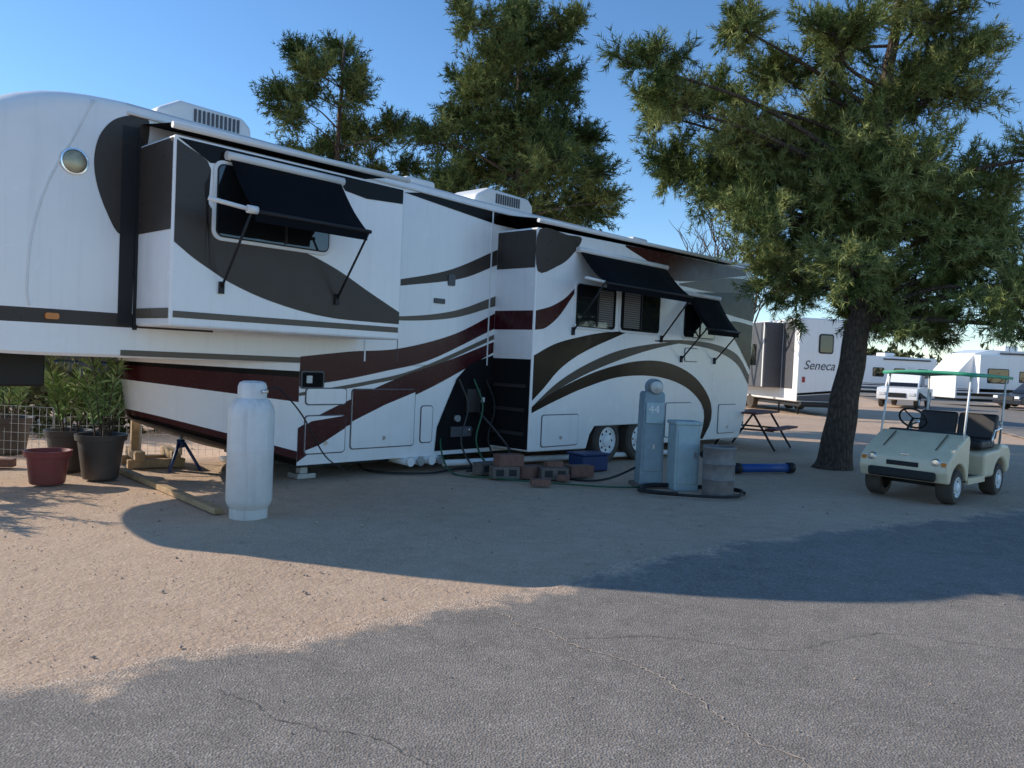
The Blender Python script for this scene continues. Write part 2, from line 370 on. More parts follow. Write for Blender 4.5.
box(rv,'lower_body',(-5.2,0,.2),(6.3,2.5,1.452),'white')
box(rv,'chassis',(-5.0,.3,.12),(6.2,2.2,.22),'black')
V=[];F=[];mi=[]; ns=36; vs=[0,.06,.14,.3,.45,.62,.86,.92,1.0]
for i in range(ns+1):
    s=i/ns; bow=math.sin(math.pi*s)**.75
    for v_ in vs:
        zb=.2+.52*bow; zt=1.452
        lean=.12*(1-v_)*bow
        V.append((-5.2-1.62*bow+lean, 2.5*s, zb+(zt-zb)*v_))
nv=len(vs); colr=[2,1,0,0,0,1,2,0]
for i in range(ns):
    for j in range(nv-1):
        F.append((i*nv+j,i*nv+j+1,(i+1)*nv+j+1,(i+1)*nv+j)); mi.append(colr[j])
F.append(tuple(i*nv for i in range(ns+1))); mi.append(3)
mesh(rv,'front_cap',V,F,['white','maroon','brown','black'],midx=mi,smooth=True)
box(rv,'bedroom_slide',(-7.16,-.8,1.78),(-4.33,.05,3.63),'white',bevel=.03)
sheet(rv,'slide_seal',[(-7.34,1.78),(-7.2,1.78),(-7.17,3.8),(-7.34,3.8)],.006,'black')
box(rv,'slide_flange',(-7.19,-.02,1.74),(-7.15,0,3.7),'black')
mesh(rv,'slide_end_paint_and_shade',[(-7.165,-.77,2.72),(-7.165,-.01,2.72),(-7.165,-.01,3.6),(-7.165,-.77,3.6)],[(0,1,2,3)],'taupe')
mesh(rv,'slide_end_band',[(-7.166,-.77,1.86),(-7.166,-.01,1.86),(-7.166,-.01,1.96),(-7.166,-.77,1.96)],[(0,1,2,3)],'gold')
sheet(rv,'nose_paint_arc',[(v.x,v.y) for v in catmull([(-7.34,2.70,0),(-7.48,2.92,0),(-7.58,3.2,0),(-7.60,3.45,0),(-7.54,3.68,0),(-7.38,3.86,0),(-7.1,3.93,0),(-7.1,3.6,0),(-7.22,3.2,0),(-7.24,2.9,0)],5)],.004,'taupe')
M['badge']=pm('brass_badge',(.42,.36,.24),.3,metal=.5,var=.2,scale=20)
lathe(rv,'round_badge',[(0,-.022),(.1,-.022),(.112,-.016),(.12,0)],'badge',loc=(-7.78,0.012,3.34),axis='Y'); lathe(rv,'badge_ring',[(.112,-.026),(.126,-.024),(.13,0.004)],'chrome',loc=(-7.78,0.012,3.34),axis='Y')
F_=.804
swoosh(rv,'slide_paint_swoosh',[(-7.14,3.58),(-6.80,3.40),(-6.86,3.15),(-6.72,2.92),(-6.4,2.76),(-5.8,2.70),(-5.3,2.55),(-4.8,2.32),(-4.35,2.12)],
       [(-7.14,2.60),(-6.95,2.47),(-6.75,2.36),(-6.55,2.26),(-6.2,2.14),(-5.75,2.04),(-5.3,1.985),(-4.8,1.975),(-4.35,1.975)],F_,'taupe')
sheet(rv,'slide_paint_top',[(-7.13,3.6),(-6.8,3.42),(-6.3,3.5),(-5.3,3.56),(-5.2,3.44),(-4.9,3.40),(-4.36,3.43),(-4.36,3.6)],F_+.001,'brown')
sheet(rv,'slide_stripe',[(-7.13,1.87),(-4.36,1.87),(-4.36,1.935),(-7.13,1.935)],F_+.001,'gold')
tube(rv,'slide_topper_roller',[(-7.2,-.83,3.70),(-4.3,-.83,3.72)],.032,'trim')
mesh(rv,'slide_topper',[(-7.15,-.82,3.735),(-4.35,-.82,3.755),(-4.35,.0,3.83),(-7.15,.0,3.85)],[(0,1,2,3)],'fabric')
tube(rv,'roof_rail',[(t,-.012,roofz(t)-.12) for t in np.linspace(-7.3,6.2,20)],.016,'trim',seg=6)
sheet(rv,'roof_band',[(-1.9,3.62),(4.9,3.66),(6.2,3.75),(6.2,3.84),(2,3.79),(-1.9,3.80),(-3.4,3.83),(-3.7,3.78)],.004,'brown')
P1=.004
swoosh(rv,'side_paint_grey',[(-4.3,2.5),(-3.7,2.62),(-2.8,2.85),(-1.87,3.25)],[(-4.3,2.44),(-3.6,2.55),(-2.6,2.74),(-1.87,3.02)],P1,'taupe')
swoosh(rv,'side_paint_grey_thin',[(-4.3,2.12),(-3.6,2.13),(-2.7,2.27),(-1.87,2.55)],[(-4.3,2.08),(-3.6,2.07),(-2.7,2.17),(-1.87,2.40)],P1,'gold')
swoosh(rv,'side_paint_maroon',[(-5.2,1.53),(-4.45,1.62),(-3.67,1.69),(-2.7,1.93),(-1.87,2.29)],[(-5.2,1.17),(-4.6,1.25),(-3.9,1.38),(-3.1,1.56),(-1.87,2.06)],P1,'maroon')
swoosh(rv,'side_paint_gold',[(-5.2,1.09),(-4.2,1.24),(-3.3,1.44),(-1.87,1.97)],[(-5.2,1.05),(-4.2,1.19),(-3.3,1.38),(-1.87,1.9)],P1,'gold')
swoosh(rv,'side_paint_maroon_low',[(-5.2,.66),(-4.75,.88),(-3.65,1.3),(-2.7,1.58),(-1.87,1.86)],[(-5.2,.24),(-4.9,.42),(-4.44,.68),(-3.1,1.16),(-1.87,1.70)],P1+.001,'maroon')
sheet(rv,'grey_belt_under_slide',[(-5.2,1.455),(-7.3,1.47),(-7.3,1.53),(-5.2,1.52)],.003,'gold')
sheet(rv,'utility_bay_shade',[(-2.98,.26),(-1.87,.26),(-1.87,1.66),(-2.35,1.52),(-2.6,1.3),(-2.78,.95),(-2.95,.6)],.008,'bay')  # flat black sheet: the open bay's shade put into its colour
box(rv,'bay_panel',(-2.42,-.06,.8),(-2.15,-.01,1.15),'vinyl',bevel=.01); box(rv,'bay_manifold',(-2.7,-.05,.45),(-2.3,-.01,.6),'grey',bevel=.01)
tube(rv,'bay_inlet',[(-2.6,-.01,.72),(-2.6,-.07,.72)],.05,'steel')
tube(rv,'bay_valve',[(-2.35,-.01,.55),(-2.35,-.09,.55)],.03,'chrome'); box(rv,'bay_label',(-2.1,-.016,.95),(-2.02,-.01,1.02),'trim')
for tt,mt in ((-2.05,'black'),(-2.6,'vinyl'),(-2.3,'green_hose')): tube(rv,'bay_cable',spline([(tt,-.05,1.3),(tt+.1,-.16,.9),(tt-.05,-.2,.4),(tt+.1,-.3,.03)]),.014,mt,seg=7)
tube(rv,'bay_hose_loop',spline([(-2.2,-.1,.8),(-2.0,-.3,.5),(-1.95,-.5,.25),(-2.3,-.6,.05),(-2.8,-.5,.03)]),.02,'vinyl',seg=7)
def hatch(t0,t1,z0,z1,p=0,lock=True):
    slab(rv,'hatch_seal',rrect(t0-.014,t1+.014,z0-.014,z1+.014,.05),p,p+.0075,'grey')
    slab(rv,'hatch_door',rrect(t0,t1,z0,z1,.04),p,p+.018,'white',bevel=.004)
    if lock: tube(rv,'hatch_lock',[((t0+t1)/2,-p-.018,z0+.12),((t0+t1)/2,-p-.03,z0+.12)],.028,'chrome')
hatch(-4.42,-3.38,.37,1.13); hatch(-3.25,-3.05,.4,.9,lock=False)
sheet(rv,'hatch_paint',[(-4.42,.72),(-3.9,.93),(-3.38,1.1),(-3.38,1.13),(-4.42,1.13)],.0195,'maroon')
hatch(-5.1,-4.52,.95,1.14,lock=False); hatch(-5.1,-4.52,.34,.80)
sheet(rv,'hatch_paint_low',[(-5.1,.38),(-4.9,.44),(-4.52,.64),(-4.52,.8),(-5.02,.74),(-5.1,.7)],.0195,'maroon')
slab(rv,'hatch_recess',rrect(-5.19,-4.86,1.14,1.36,.03),0,.02,'grey'); slab(rv,'hatch_recess_dark',rrect(-5.17,-4.88,1.16,1.34,.02),0,.024,'bay')
box(rv,'recess_latch',(-5.12,-.035,1.21),(-5.04,-.02,1.3),'steel')
slab(rv,'outlet_cover',rrect(-2.85,-2.72,2.62,2.78,.02),0,.02,'grey'); slab(rv,'outlet_cover',rrect(-3.1,-2.9,2.35,2.42,.01),0,.02,'grey')
box(rv,'panel_seam',(-3.72,-.006,1.5),(-3.712,0,3.8),'grey')
for t in (-4.25,-2.0): box(rv,'corner_trim',(t-.012,-.01,1.5),(t+.012,0,3.8),'trim')
out=[(-1.87,.27),(-.5,.25),(-.42,.47),(-.3,.6),(1.25,.6),(1.38,.47),(1.46,.24),(4.55,.22),(4.82,.9),(4.93,2),(4.93,3.3),(4.86,3.5),(4.7,3.63),(3,3.62),(-1.87,3.53)]
slab(rv,'living_slide',out,-.05,.8,'white',bevel=.025)
for z0,z1,mt in ((2.95,3.5,'taupe'),(2.05,2.33,'maroon'),(.3,1.62,'bay')):  # lowest entry is a black sheet painting the shade of the open space
    mesh(rv,'slide_end_paint_and_shade',[(-1.874,-.775,z0),(-1.874,-.01,z0),(-1.874,-.01,z1),(-1.874,-.775,z1)],[(0,1,2,3)],mt)
for z in (.5,.85,1.2): box(rv,'frame_rail',(-1.9,-.7,z),(-1.876,-.06,z+.05),'vinyl')
tube(rv,'slide_topper_roller',[(-1.9,-.83,3.62),(4.8,-.83,3.70)],.032,'trim')
mesh(rv,'slide_topper',[(-1.87,-.82,3.652),(4.75,-.82,3.732),(4.75,.0,3.80),(-1.87,.0,3.78)],[(0,1,2,3)],'fabric')
R0=.804
sheet(rv,'rear_paint_grey_top',[(v.x,v.y) for v in catmull([(-1.84,3.5,0),(-1.2,3.51,0),(-.85,3.5,0),(-1.1,3.2,0),(-1.4,3.02,0),(-1.84,2.9,0)],4)],R0,'taupe')
swoosh(rv,'rear_paint_maroon_thin',[(-1.84,2.33),(-1.5,2.42),(-1.2,2.56),(-.96,2.74)],[(-1.84,2.05),(-1.6,2.1),(-1.3,2.3),(-.95,2.68)],R0,'maroon')
swoosh(rv,'rear_paint_black_arc',[(-1.84,1.68),(-1.4,1.86),(-.9,1.98),(-.2,2.10),(.48,2.16)],[(-1.84,1.02),(-1.6,1.2),(-1.2,1.52),(-.6,1.8),(.48,2.15)],R0,'brown')
swoosh(rv,'rear_paint_grey_arc',[(-1.84,.93),(-1.3,1.28),(-.6,1.58),(.3,1.84),(1.4,2.0),(2.3,2.06)],[(-1.84,.88),(-1.3,1.17),(-.5,1.46),(.5,1.73),(1.4,1.92),(2.3,2.06)],R0,'taupe')
swoosh(rv,'rear_paint_dark_arc',[(-1.84,.93),(-1.2,1.21),(-.23,1.50),(.88,1.68),(1.83,1.66),(2.72,1.42),(3.3,1.0),(3.38,.6),(3.1,.26)],
       [(-1.84,.84),(-1.3,1.02),(-.6,1.22),(.32,1.40),(1.4,1.42),(2.3,1.27),(2.9,1.0),(3.12,.7),(3.0,.26)],R0+.001,'brown')
swoosh(rv,'rear_paint_maroon_top',[(.3,3.56),(1.5,3.585),(3.2,3.6),(4.5,3.6)],[(.3,3.53),(1.3,3.30),(2.0,3.14),(4.5,3.50)],R0,'maroon')
swoosh(rv,'rear_paint_gold_top',[(2.0,3.10),(3.0,3.27),(4.0,3.40),(4.88,3.43)],[(2.0,3.07),(3.0,3.05),(4.0,3.10),(4.9,3.2)],R0,'gold')
swoosh(rv,'rear_paint_black_band',[(1.55,2.92),(2.4,2.98),(3.6,3.08),(4.9,3.17)],[(1.55,2.9),(2.6,2.82),(3.8,2.68),(4.9,2.60)],R0,'brown')
swoosh(rv,'rear_paint_black_tip',[(3.7,2.52),(4.2,2.56),(4.9,2.52)],[(3.75,2.48),(4.3,2.1),(4.88,1.6)],R0,'brown')
swoosh(rv,'rear_paint_gold_low',[(1.3,2.05),(2.4,2.10),(3.4,2.07),(4.3,1.9),(4.85,1.5)],[(1.3,2.03),(2.4,2.02),(3.4,1.95),(4.3,1.72),(4.85,1.3)],R0+.0005,'taupe')
hatch(2.3,2.75,1.72,1.95,.8,False)
hatch(1.75,2.6,.35,.95,.8); hatch(-1.6,-.75,.34,.8,.8)
hatch(3.65,4.35,.35,.9,.8)
window(rv,'bedroom_window',-6.72,-5.42,2.72,3.42,.8,div=-5.95)
window(rv,'living_window',-.93,.06,2.17,2.80,.8,frame='trim',div=-.42,blind=(-.38,.0)); window(rv,'living_window',.24,1.36,2.18,2.82,.8,frame='trim',div=.8,blind=(.3,.76))
window(rv,'rear_window',2.2,3.3,2.17,2.74,.8,frame='trim',div=2.75)
def win_awning(t0,t1,ztop,zbar,pbar,zfoot,wall=.8):
    nn=8;V=[];F=[]
    for i in range(nn+1):
        f=i/nn; s=-.05*math.sin(math.pi*f)
        for t in np.linspace(t0,t1,7): V.append((t,-(wall+.05+(pbar-wall-.05)*f),ztop+(zbar-ztop)*f+s+.008*math.sin(t*9)*math.sin(math.pi*f)))
    for i in range(nn):
        for k in range(6): F.append((i*7+k,i*7+k+1,(i+1)*7+k+1,(i+1)*7+k))
    o=mesh(rv,'awning_fabric',V,F,'fabric',smooth=True); md=o.modifiers.new('s','SOLIDIFY'); md.thickness=.006
    mesh(rv,'awning_valance',[(t0,-pbar-.005,zbar),(t1,-pbar-.005,zbar),(t1,-pbar-.012,zbar-.1),(t0,-pbar-.012,zbar-.1)],[(0,1,2,3)],'fabric')
    tube(rv,'awning_bar',[(t0-.05,-pbar,zbar),(t1+.05,-pbar,zbar)],.022,'black')
    tube(rv,'awning_case',[(t0-.04,-wall-.05,ztop+.02),(t1+.04,-wall-.05,ztop+.02)],.045,'trim')
    for t in (t0-.03,t1+.03):
        tube(rv,'awning_arm',[(t,-pbar,zbar),(t,-wall-.02,zfoot)],.014,'black',seg=6)
        box(rv,'awning_foot',(t-.025,-wall-.035,zfoot-.06),(t+.025,-wall,zfoot+.06),'black')
win_awning(-6.62,-5.3,3.5,2.92,1.38,2.2)
tube(rv,'awning_roller_end',[(-7.05,-1.3,2.98),(-6.66,-1.37,2.93)],.022,'trim'); tube(rv,'awning_roller_cap',[(-6.7,-1.38,2.93),(-6.6,-1.38,2.93)],.04,'trim')
win_awning(-.95,1.45,3.3,2.80,1.38,2.08)
tube(rv,'awning_roller_end',[(-1.35,-1.3,2.84),(-.98,-1.37,2.81)],.022,'trim')
win_awning(2.2,3.35,2.92,2.3,1.3,1.75)
def ac(t0,t1,z):
    pts=[(t0,z),(t1,z),(t1,z+.2),(t1-.12,z+.30),(t0+.3,z+.32),(t0+.05,z+.18)]
    slab(rv,'air_conditioner',pts,-1.25,-.45,'trim',bevel=.06)
    for k in range(11):
        box(rv,'ac_grille',(t0+.45+k*.052,.435,z+.10),(t0+.475+k*.052,.452,z+.25),'grey')
ac(-6.85,-5.68,4.03); ac(-1.95,-.6,3.96)
box(rv,'roof_vent',(-3.3,.45,3.98),(-2.75,1.0,4.15),'trim',bevel=.05)
box(rv,'roof_vent',(-4.5,.6,4.0),(-4.1,1.0,4.13),'trim',bevel=.05)
box(rv,'roof_vent',(2.4,.5,3.95),(2.9,1.0,4.1),'trim',bevel=.05)
def wheel(parent,name,x,y,z,r,wd,hub='trim',side=-1):
    lathe(parent,name,[(r*.62,0),(r*.9,0),(r,.03),(r,wd-.03),(r*.9,wd),(r*.6,wd)],'tyre',loc=(x,y,z),axis='Y',seg=36)
    s=0 if side<0 else wd
    q=1 if side<0 else -1
    lathe(parent,name+'_rim',[(r*.64,s+q*.004),(r*.58,s+q*.0),(r*.54,s+q*.03),(r*.3,s+q*.035),(r*.26,s-q*.005),(r*.12,s-q*.02),(.0,s-q*.02)],hub,loc=(x,y,z),axis='Y',seg=24)
    for k in range(8):
        a=k*math.pi/4; px,pz=x+r*.42*math.cos(a),z+r*.42*math.sin(a)
        tube(parent,name+'_slot',[(px,y+s+q*.025,pz),(px,y+s+q*.034,pz)],r*.055,'black',seg=8)
for t in (.08,1.0): wheel(rv,'wheel',t,-.78,.35,.36,.24)
for t in (.08,1.0): wheel(rv,'wheel_far',t,2.24,.35,.36,.24,side=1)
for y in (.35,2.15):
    box(rv,'landing_leg',(-4.95,y-.05,.05),(-4.85,y+.05,.25),'steel'); box(rv,'landing_foot',(-5.03,y-.12,-.01),(-4.77,y+.12,.05),'steel')
box(rv,'kingpin_box',(-8.3,.95,1.1),(-7.7,1.55,1.46),'black',bevel=.03)
tube(rv,'kingpin',[(-8.2,1.25,1.1),(-8.2,1.25,.98)],.06,'steel')
for k,t in enumerate((-3.5,-3.32,-3.12,-2.96)):
    tube(rv,'sewer_pipe',[(t,.5,.16),(t,-.1,.15)],.055,'trim',seg=14); tube(rv,'sewer_cap',[(t,-.1,.15),(t,-.13,.15)],.062,'steel' if k%2 else 'trim',seg=14)
tube(rv,'sewer_pipe_long',[(-2.9,-.12,.1),(2.6,-.92,.07)],.045,'trim')
slab(rv,'marker_lamp',rrect(-8.0,-7.88,1.80,1.86,.02),-.06,.012,'orange')
slab(rv,'marker_lamp',rrect(4.6,4.7,3.36,3.4,.015),.8,.82,'orange')
for y in (1.7,2.1): tube(rv,'ladder_rail',[(6.6,y,1.1),(6.6,y,3.9),(6.3,y,4.1)],.018,'chrome',seg=6)
for k in range(8): tube(rv,'ladder_rung',[(6.6,1.7,1.3+k*.33),(6.6,2.1,1.3+k*.33)],.014,'chrome',seg=6)
# ================================================================== PROPANE TANK
tk=empty('propane_tank',(-2.48,7.69,0),0)
lathe(tk,'body',[(0,.03),(.15,.03),(.17,.06),(.205,.12),(.215,.16),(.215,.62),(.2165,.63),(.2165,.65),(.215,.66),(.215,.98),(.20,1.05),(.165,1.11),(.11,1.145),(.0,1.16)],'tank',seg=48)
lathe(tk,'foot_ring',[(.17,-.02),(.178,-.02),(.178,.09),(.17,.09)],'tank')
lathe(tk,'collar',[(.125,1.13),(.135,1.13),(.135,1.24),(.12,1.275),(.09,1.29),(.0,1.295)],'tank')
tube(tk,'valve',[(.1,-.06,1.2),(.17,-.09,1.2)],.018,'chrome')
tube(tk,'gas_hose',spline([(.15,-.06,1.2),(.22,.1,1.22),(.35,.5,.95),(.5,.9,.5),(.6,1.5,.25)]),.008,'black',seg=6)
# ================================================================== POTS + PLANTS
def leaves_obj(parent,name,centers,dirs,ln,wd,mat,tint):
    V=[];F=[];T=[]
    for c,d,l,w_,t in zip(centers,dirs,ln,wd,tint):
        d=Vector(d).normalized(); s=d.cross(Vector((random.uniform(-1,1),random.uniform(-1,1),random.uniform(-.2,1)))).normalized()
        c=Vector(c); b0=len(V); n=s.cross(d)
        V+= [c,c+d*l*.45+s*w_+n*.01,c+d*l-Vector((0,0,l*.15)),c+d*l*.45-s*w_+n*.01]; F.append((b0,b0+1,b0+2,b0+3)); T+= [t]*4
    o=mesh(parent,name,V,F,mat); a=o.data.attributes.new('tint','FLOAT','POINT'); a.data.foreach_set('value',T); return o
def potted(name,loc,r,h,potmat,ph,spread,nst,seed):
    random.seed(seed); e=empty(name,loc,0)
    lathe(e,'pot',[(0,0),(r*.68,0),(r*.72,.02),(r*.93,h*.86),(r*1.03,h*.87),(r*1.06,h),(r*.98,h),(r*.93,h*.9),(0,h*.9)],potmat,seg=36)
    lathe(e,'soil',[(0,h*.91),(r*.92,h*.905)],'soil')
    C=[];D=[];Ls=[];W=[];T=[]; bv=[];bf=[]
    for i in range(nst):
        a=random.uniform(0,6.28); tip=Vector((math.cos(a)*spread*random.uniform(.2,1),math.sin(a)*spread*random.uniform(.2,1),h+ph*random.uniform(.4,1)))
        base=Vector((math.cos(a)*r*.3,math.sin(a)*r*.3,h*.85)); mid=(base+tip)/2+Vector((0,0,.1))
        pts=spline([base,mid,tip],6); v2,f2=tube(False,'',pts,[.009*(1-.6*k/len(pts)) for k in range(len(pts))],None,seg=5); o=len(bv); bv+=v2; bf+=[tuple(q+o for q in f) for f in f2]
        for k in range(len(pts)*4):
            f=random.uniform(.25,1); p=pts[min(len(pts)-1,int(f*len(pts)))]
            aa=random.uniform(0,6.28); C.append(p); D.append((math.cos(aa),math.sin(aa),random.uniform(.3,2.0))); Ls.append(random.uniform(.12,.23)); W.append(random.uniform(.010,.017)); T.append(random.random())
    mesh(e,'stems',bv,bf,'bark'); leaves_obj(e,'leaves',C,D,Ls,W,'leaves',T); return e
potted('unseen_shade_plant',(-4.8,9.43,0),.27,.52,'blackpot',.95,.48,13,1)
potted('unseen_shade_plant',(-5.45,9.91,0),.26,.5,'blackpot',.9,.45,11,2)
potted('unseen_shade_plant',(-7.0,11.2,0),.3,.5,'blackpot',1.0,.5,14,3)
potted('unseen_shade_plant',(-6.7,7.9,0),.3,.5,'blackpot',.8,.6,22,4)  # out of frame, added for the shade it casts on the left ground
potted('unseen_shade_plant',(-6.9,8.9,0),.3,.5,'blackpot',.9,.6,22,5)  # second unseen plant, put in to shade the ground at left
e=empty('flower_pot',(-5.14,8.94,0)); lathe(e,'pot',[(0,0),(.17,0),(.18,.02),(.21,.30),(.235,.305),(.245,.37),(.225,.37),(.20,.31),(0,.29)],'redpot',seg=36); lathe(e,'soil',[(0,.30),(.205,.295)],'soil')
# ================================================================== SMALL SITE OBJECTS
e=empty('wooden_plank'); d=Vector((2.2,-2.44,0)).normalized(); n=Vector((-d.y,d.x,0))*.045; a=Vector((-4.91,10.08,0)); b2=Vector((-2.78,7.72,0))
V=[a-n,b2-n,b2+n,a+n]; mesh(e,'board',[v+Vector((0,0,-.01)) for v in V]+[v+Vector((0,0,.05)) for v in V],[(0,3,2,1),(4,5,6,7),(0,1,5,4),(1,2,6,5),(2,3,7,6),(3,0,4,7)],'wood',bevel=.006)
e=empty('timber_crib',(-4.75,10.7,0),math.radians(35))
for k in range(2):
    for s in (-1,1):
        if k%2==0: box(e,'timber',(-.35,s*.22-.06,k*.11-.01),(.35,s*.22+.06,k*.11+.1),'wood',bevel=.008)
        else: box(e,'timber',(s*.22-.06,-.35,k*.11-.01),(s*.22+.06,.35,k*.11+.1),'wood',bevel=.008)
box(e,'timber_post',(-.28,-.06,.2),(-.18,.04,.66),'wood',bevel=.008)
e=empty('jack_stand',(-4.2,10.25,0))
for k in range(3):
    a=k*2.09+.4; tube(e,'leg',[(math.cos(a)*.25,math.sin(a)*.25,0),(math.cos(a)*.04,math.sin(a)*.04,.36)],.02,'dblue',seg=8)
tube(e,'screw',[(0,0,.2),(0,0,.52)],.022,'steel'); tube(e,'collar',[(0,0,.3),(0,0,.4)],.05,'dblue'); tube(e,'head',[(0,0,.5),(0,0,.53)],.07,'steel')
e=empty('garden_fence'); fp=[Vector((-9.2,10.9,0)),Vector((-7.6,11.0,0)),Vector((-6.2,10.9,0)),Vector((-5.2,11.3,0)),Vector((-4.0,12.2,0))]
bv=[];bf=[]
def addt(p,r=.003,seg=4):
    v2,f2=tube(False,'',p,r,None,seg=seg); o=len(bv); bv.extend(v2); bf.extend([tuple(q+o for q in f) for f in f2])
for a,b2 in zip(fp,fp[1:]):
    L=(b2-a).length; d=(b2-a)/L
    addt([a,a+Vector((0,0,.72))],.016,8); addt([b2,b2+Vector((0,0,.72))],.016,8)
    for z in (.08,.2,.32,.44,.56,.68): addt([a+Vector((0,0,z)),b2+Vector((0,0,z))])
    for k in range(int(L/.1)): addt([a+d*k*.1,a+d*k*.1+Vector((0,0,.68))],.0028)
mesh(e,'wire_mesh',bv,bf,'fence')
e=empty('concrete_blocks')
def blk(x,y,z,rz,mat,s=(.38,.19,.16)):
    o=empty('block_pos',(x,y,z),rz); o.parent=e
    box(o,'block',(-s[0]/2,-s[1]/2,0),(s[0]/2,s[1]/2,s[2]),mat,bevel=.008)
    if mat=='block':
        for q in (-.09,.09): box(o,'block_cell',(q-.055,-s[1]/2-.002,.035),(q+.055,-s[1]/2+.01,s[2]-.035),'black')
for x,y,z,r_,mt in ((-.05,10.85,0,.3,'block'),(.3,11.0,0,.9,'brick'),(-.0,10.9,.16,.5,'brick'),(.62,10.95,0,.2,'block'),(1.0,11.3,0,.5,'brick'),(-.3,11.2,0,.8,'block')): blk(x,y,z,r_,mt)
blk(.42,10.35,0,.2,'brick',(.26,.12,.08)); blk(.75,10.85,.0,1.2,'brick',(.22,.12,.08)); blk(.62,11.0,.16,.4,'brick',(.24,.12,.08))
blk(-6.7,9.9,0,.3,'brick',(.3,.14,.1)); blk(-6.3,9.95,0,.2,'brick',(.3,.14,.1))
e=empty('utility_pedestal',(1.91,10.68,0),math.radians(8))
slab(e,'column',[(-.165,0),(.165,0),(.14,1.22),(.12,1.26),(-.12,1.26),(-.14,1.22)],-.26,0,'greyblue',bevel=.015)
box(e,'door_panel',(-.125,-.014,.2),(.125,.0,.78),'greyblue',bevel=.004); box(e,'outlet_lid',(-.12,-.03,.84),(.12,.0,1.12),'greyblue2',bevel=.008)
box(e,'latch',(-.02,-.03,.5),(.02,-.012,.56),'steel')
lathe(e,'meter',[(.0,-.12),(.08,-.11),(.095,-.08),(.1,0)],'steel',loc=(.0,.06,1.32),axis='Y'); lathe(e,'meter_ring',[(.1,-.03),(.115,-.03),(.115,.06),(.1,.06),(0,.06)],'greyblue',loc=(.0,.06,1.32),axis='Y')
fc=bpy.data.curves.new('number','FONT'); fc.body='44'; fc.size=.15; fc.extrude=.001; fc.materials.append(M['trim'])
fo=bpy.data.objects.new('number',fc); sc.collection.objects.link(fo); fo.parent=e; fo.location=(-.09,-.034,.98); fo.rotation_euler=(math.radians(90),0,0)
box(e,'footing',(-.22,-.06,-.03),(.22,.32,.03),'block',bevel=.01)
e=empty('utility_box',(2.33,10.46,0),math.radians(10))
slab(e,'cabinet',[(-.17,-.02),(.17,-.02),(.17,.86),(-.17,.86)],-.3,0,'greyblue2',bevel=.02); box(e,'lid',(-.185,-.02,.85),(.185,.32,.9),'greyblue2',bevel=.015)
box(e,'door',(-.14,-.012,.08),(.14,0,.78),'greyblue2',bevel=.004); box(e,'hasp',(.08,-.03,.42),(.11,-.012,.5),'steel')
e=empty('trash_can',(2.68,10.22,-.01))
lathe(e,'barrel',[(.0,.0),(.19,0),(.195,.02),(.20,.2),(.207,.21),(.2,.22),(.203,.4),(.21,.41),(.203,.42),(.207,.6),(.215,.61),(.205,.63),(.19,.63),(.185,.1),(0,.1)],'can',seg=40)
e=empty('garden_hose')
C0=Vector((2.35,10.25,.02)); pts=[]
for k in range(60):
    a=k*.18; r_=.62+.05*math.sin(k*.7); pts.append(C0+Vector((math.cos(a)*r_*1.1,math.sin(a)*r_*.62,.002+.02*(k//35))))
tube(e,'coil',pts,.018,'black',seg=7)
tube(e,'run',spline([(-.9,11.75,1.0),(-1.0,11.5,.5),(-.8,11.1,.02),(-.2,10.75,.01),(.6,10.5,.01),(1.4,10.4,.01),(1.9,10.6,.01)]),.013,'green_hose',seg=7)
tube(e,'run_dark',spline([(-2.3,12.0,.02),(-1.9,10.9,.01),(-1.1,10.9,.01),(-.6,11.6,.01),(.2,11.5,.01),(1.2,10.9,.01),(1.9,10.9,.3)]),.016,'black',seg=7)
e=empty('blue_drain_pipe'); tube(e,'pipe',[(3.5,12.45,.07),(4.55,12.85,.07)],.07,'blue',seg=16); tube(e,'pipe_collar',[(3.5,12.45,.07),(3.6,12.49,.07)],.085,'black',seg=16); tube(e,'pipe_collar',[(4.45,12.81,.07),(4.55,12.85,.07)],.085,'black',seg=16)
tube(e,'pipe_elbow',spline([(3.5,12.45,.07),(3.2,12.4,.1),(3.0,12.5,.3)],5),.06,'black',seg=12)
e=empty('storage_bin',(1.2,12.1,-.01),.6); box(e,'bin',(-.25,-.18,0),(.25,.18,.24),'dblue',bevel=.03); box(e,'bin_lid',(-.27,-.2,.24),(.27,.2,.27),'dblue',bevel=.01)
e=empty('picnic_table',(5.15,17.0,-.01),math.radians(55)); e.scale=(.85,.85,1)
for k in range(4): box(e,'table_board',(-.9,-.36+k*.185,.72),(.9,-.19+k*.185,.76),'fwood')
for s in (-1,1): 
    box(e,'bench',(-.9,s*.7-.13,.42),(.9,s*.7+.13,.46),'fwood')
    for x in (-.65,.65): tube(e,'leg',[(x,s*.75,0),(x,s*.2,.72)],.025,'black',seg=6)
for x in (-.65,.65): tube(e,'brace',[(x,-.7,.4),(x,.7,.4)],.02,'black',seg=6)
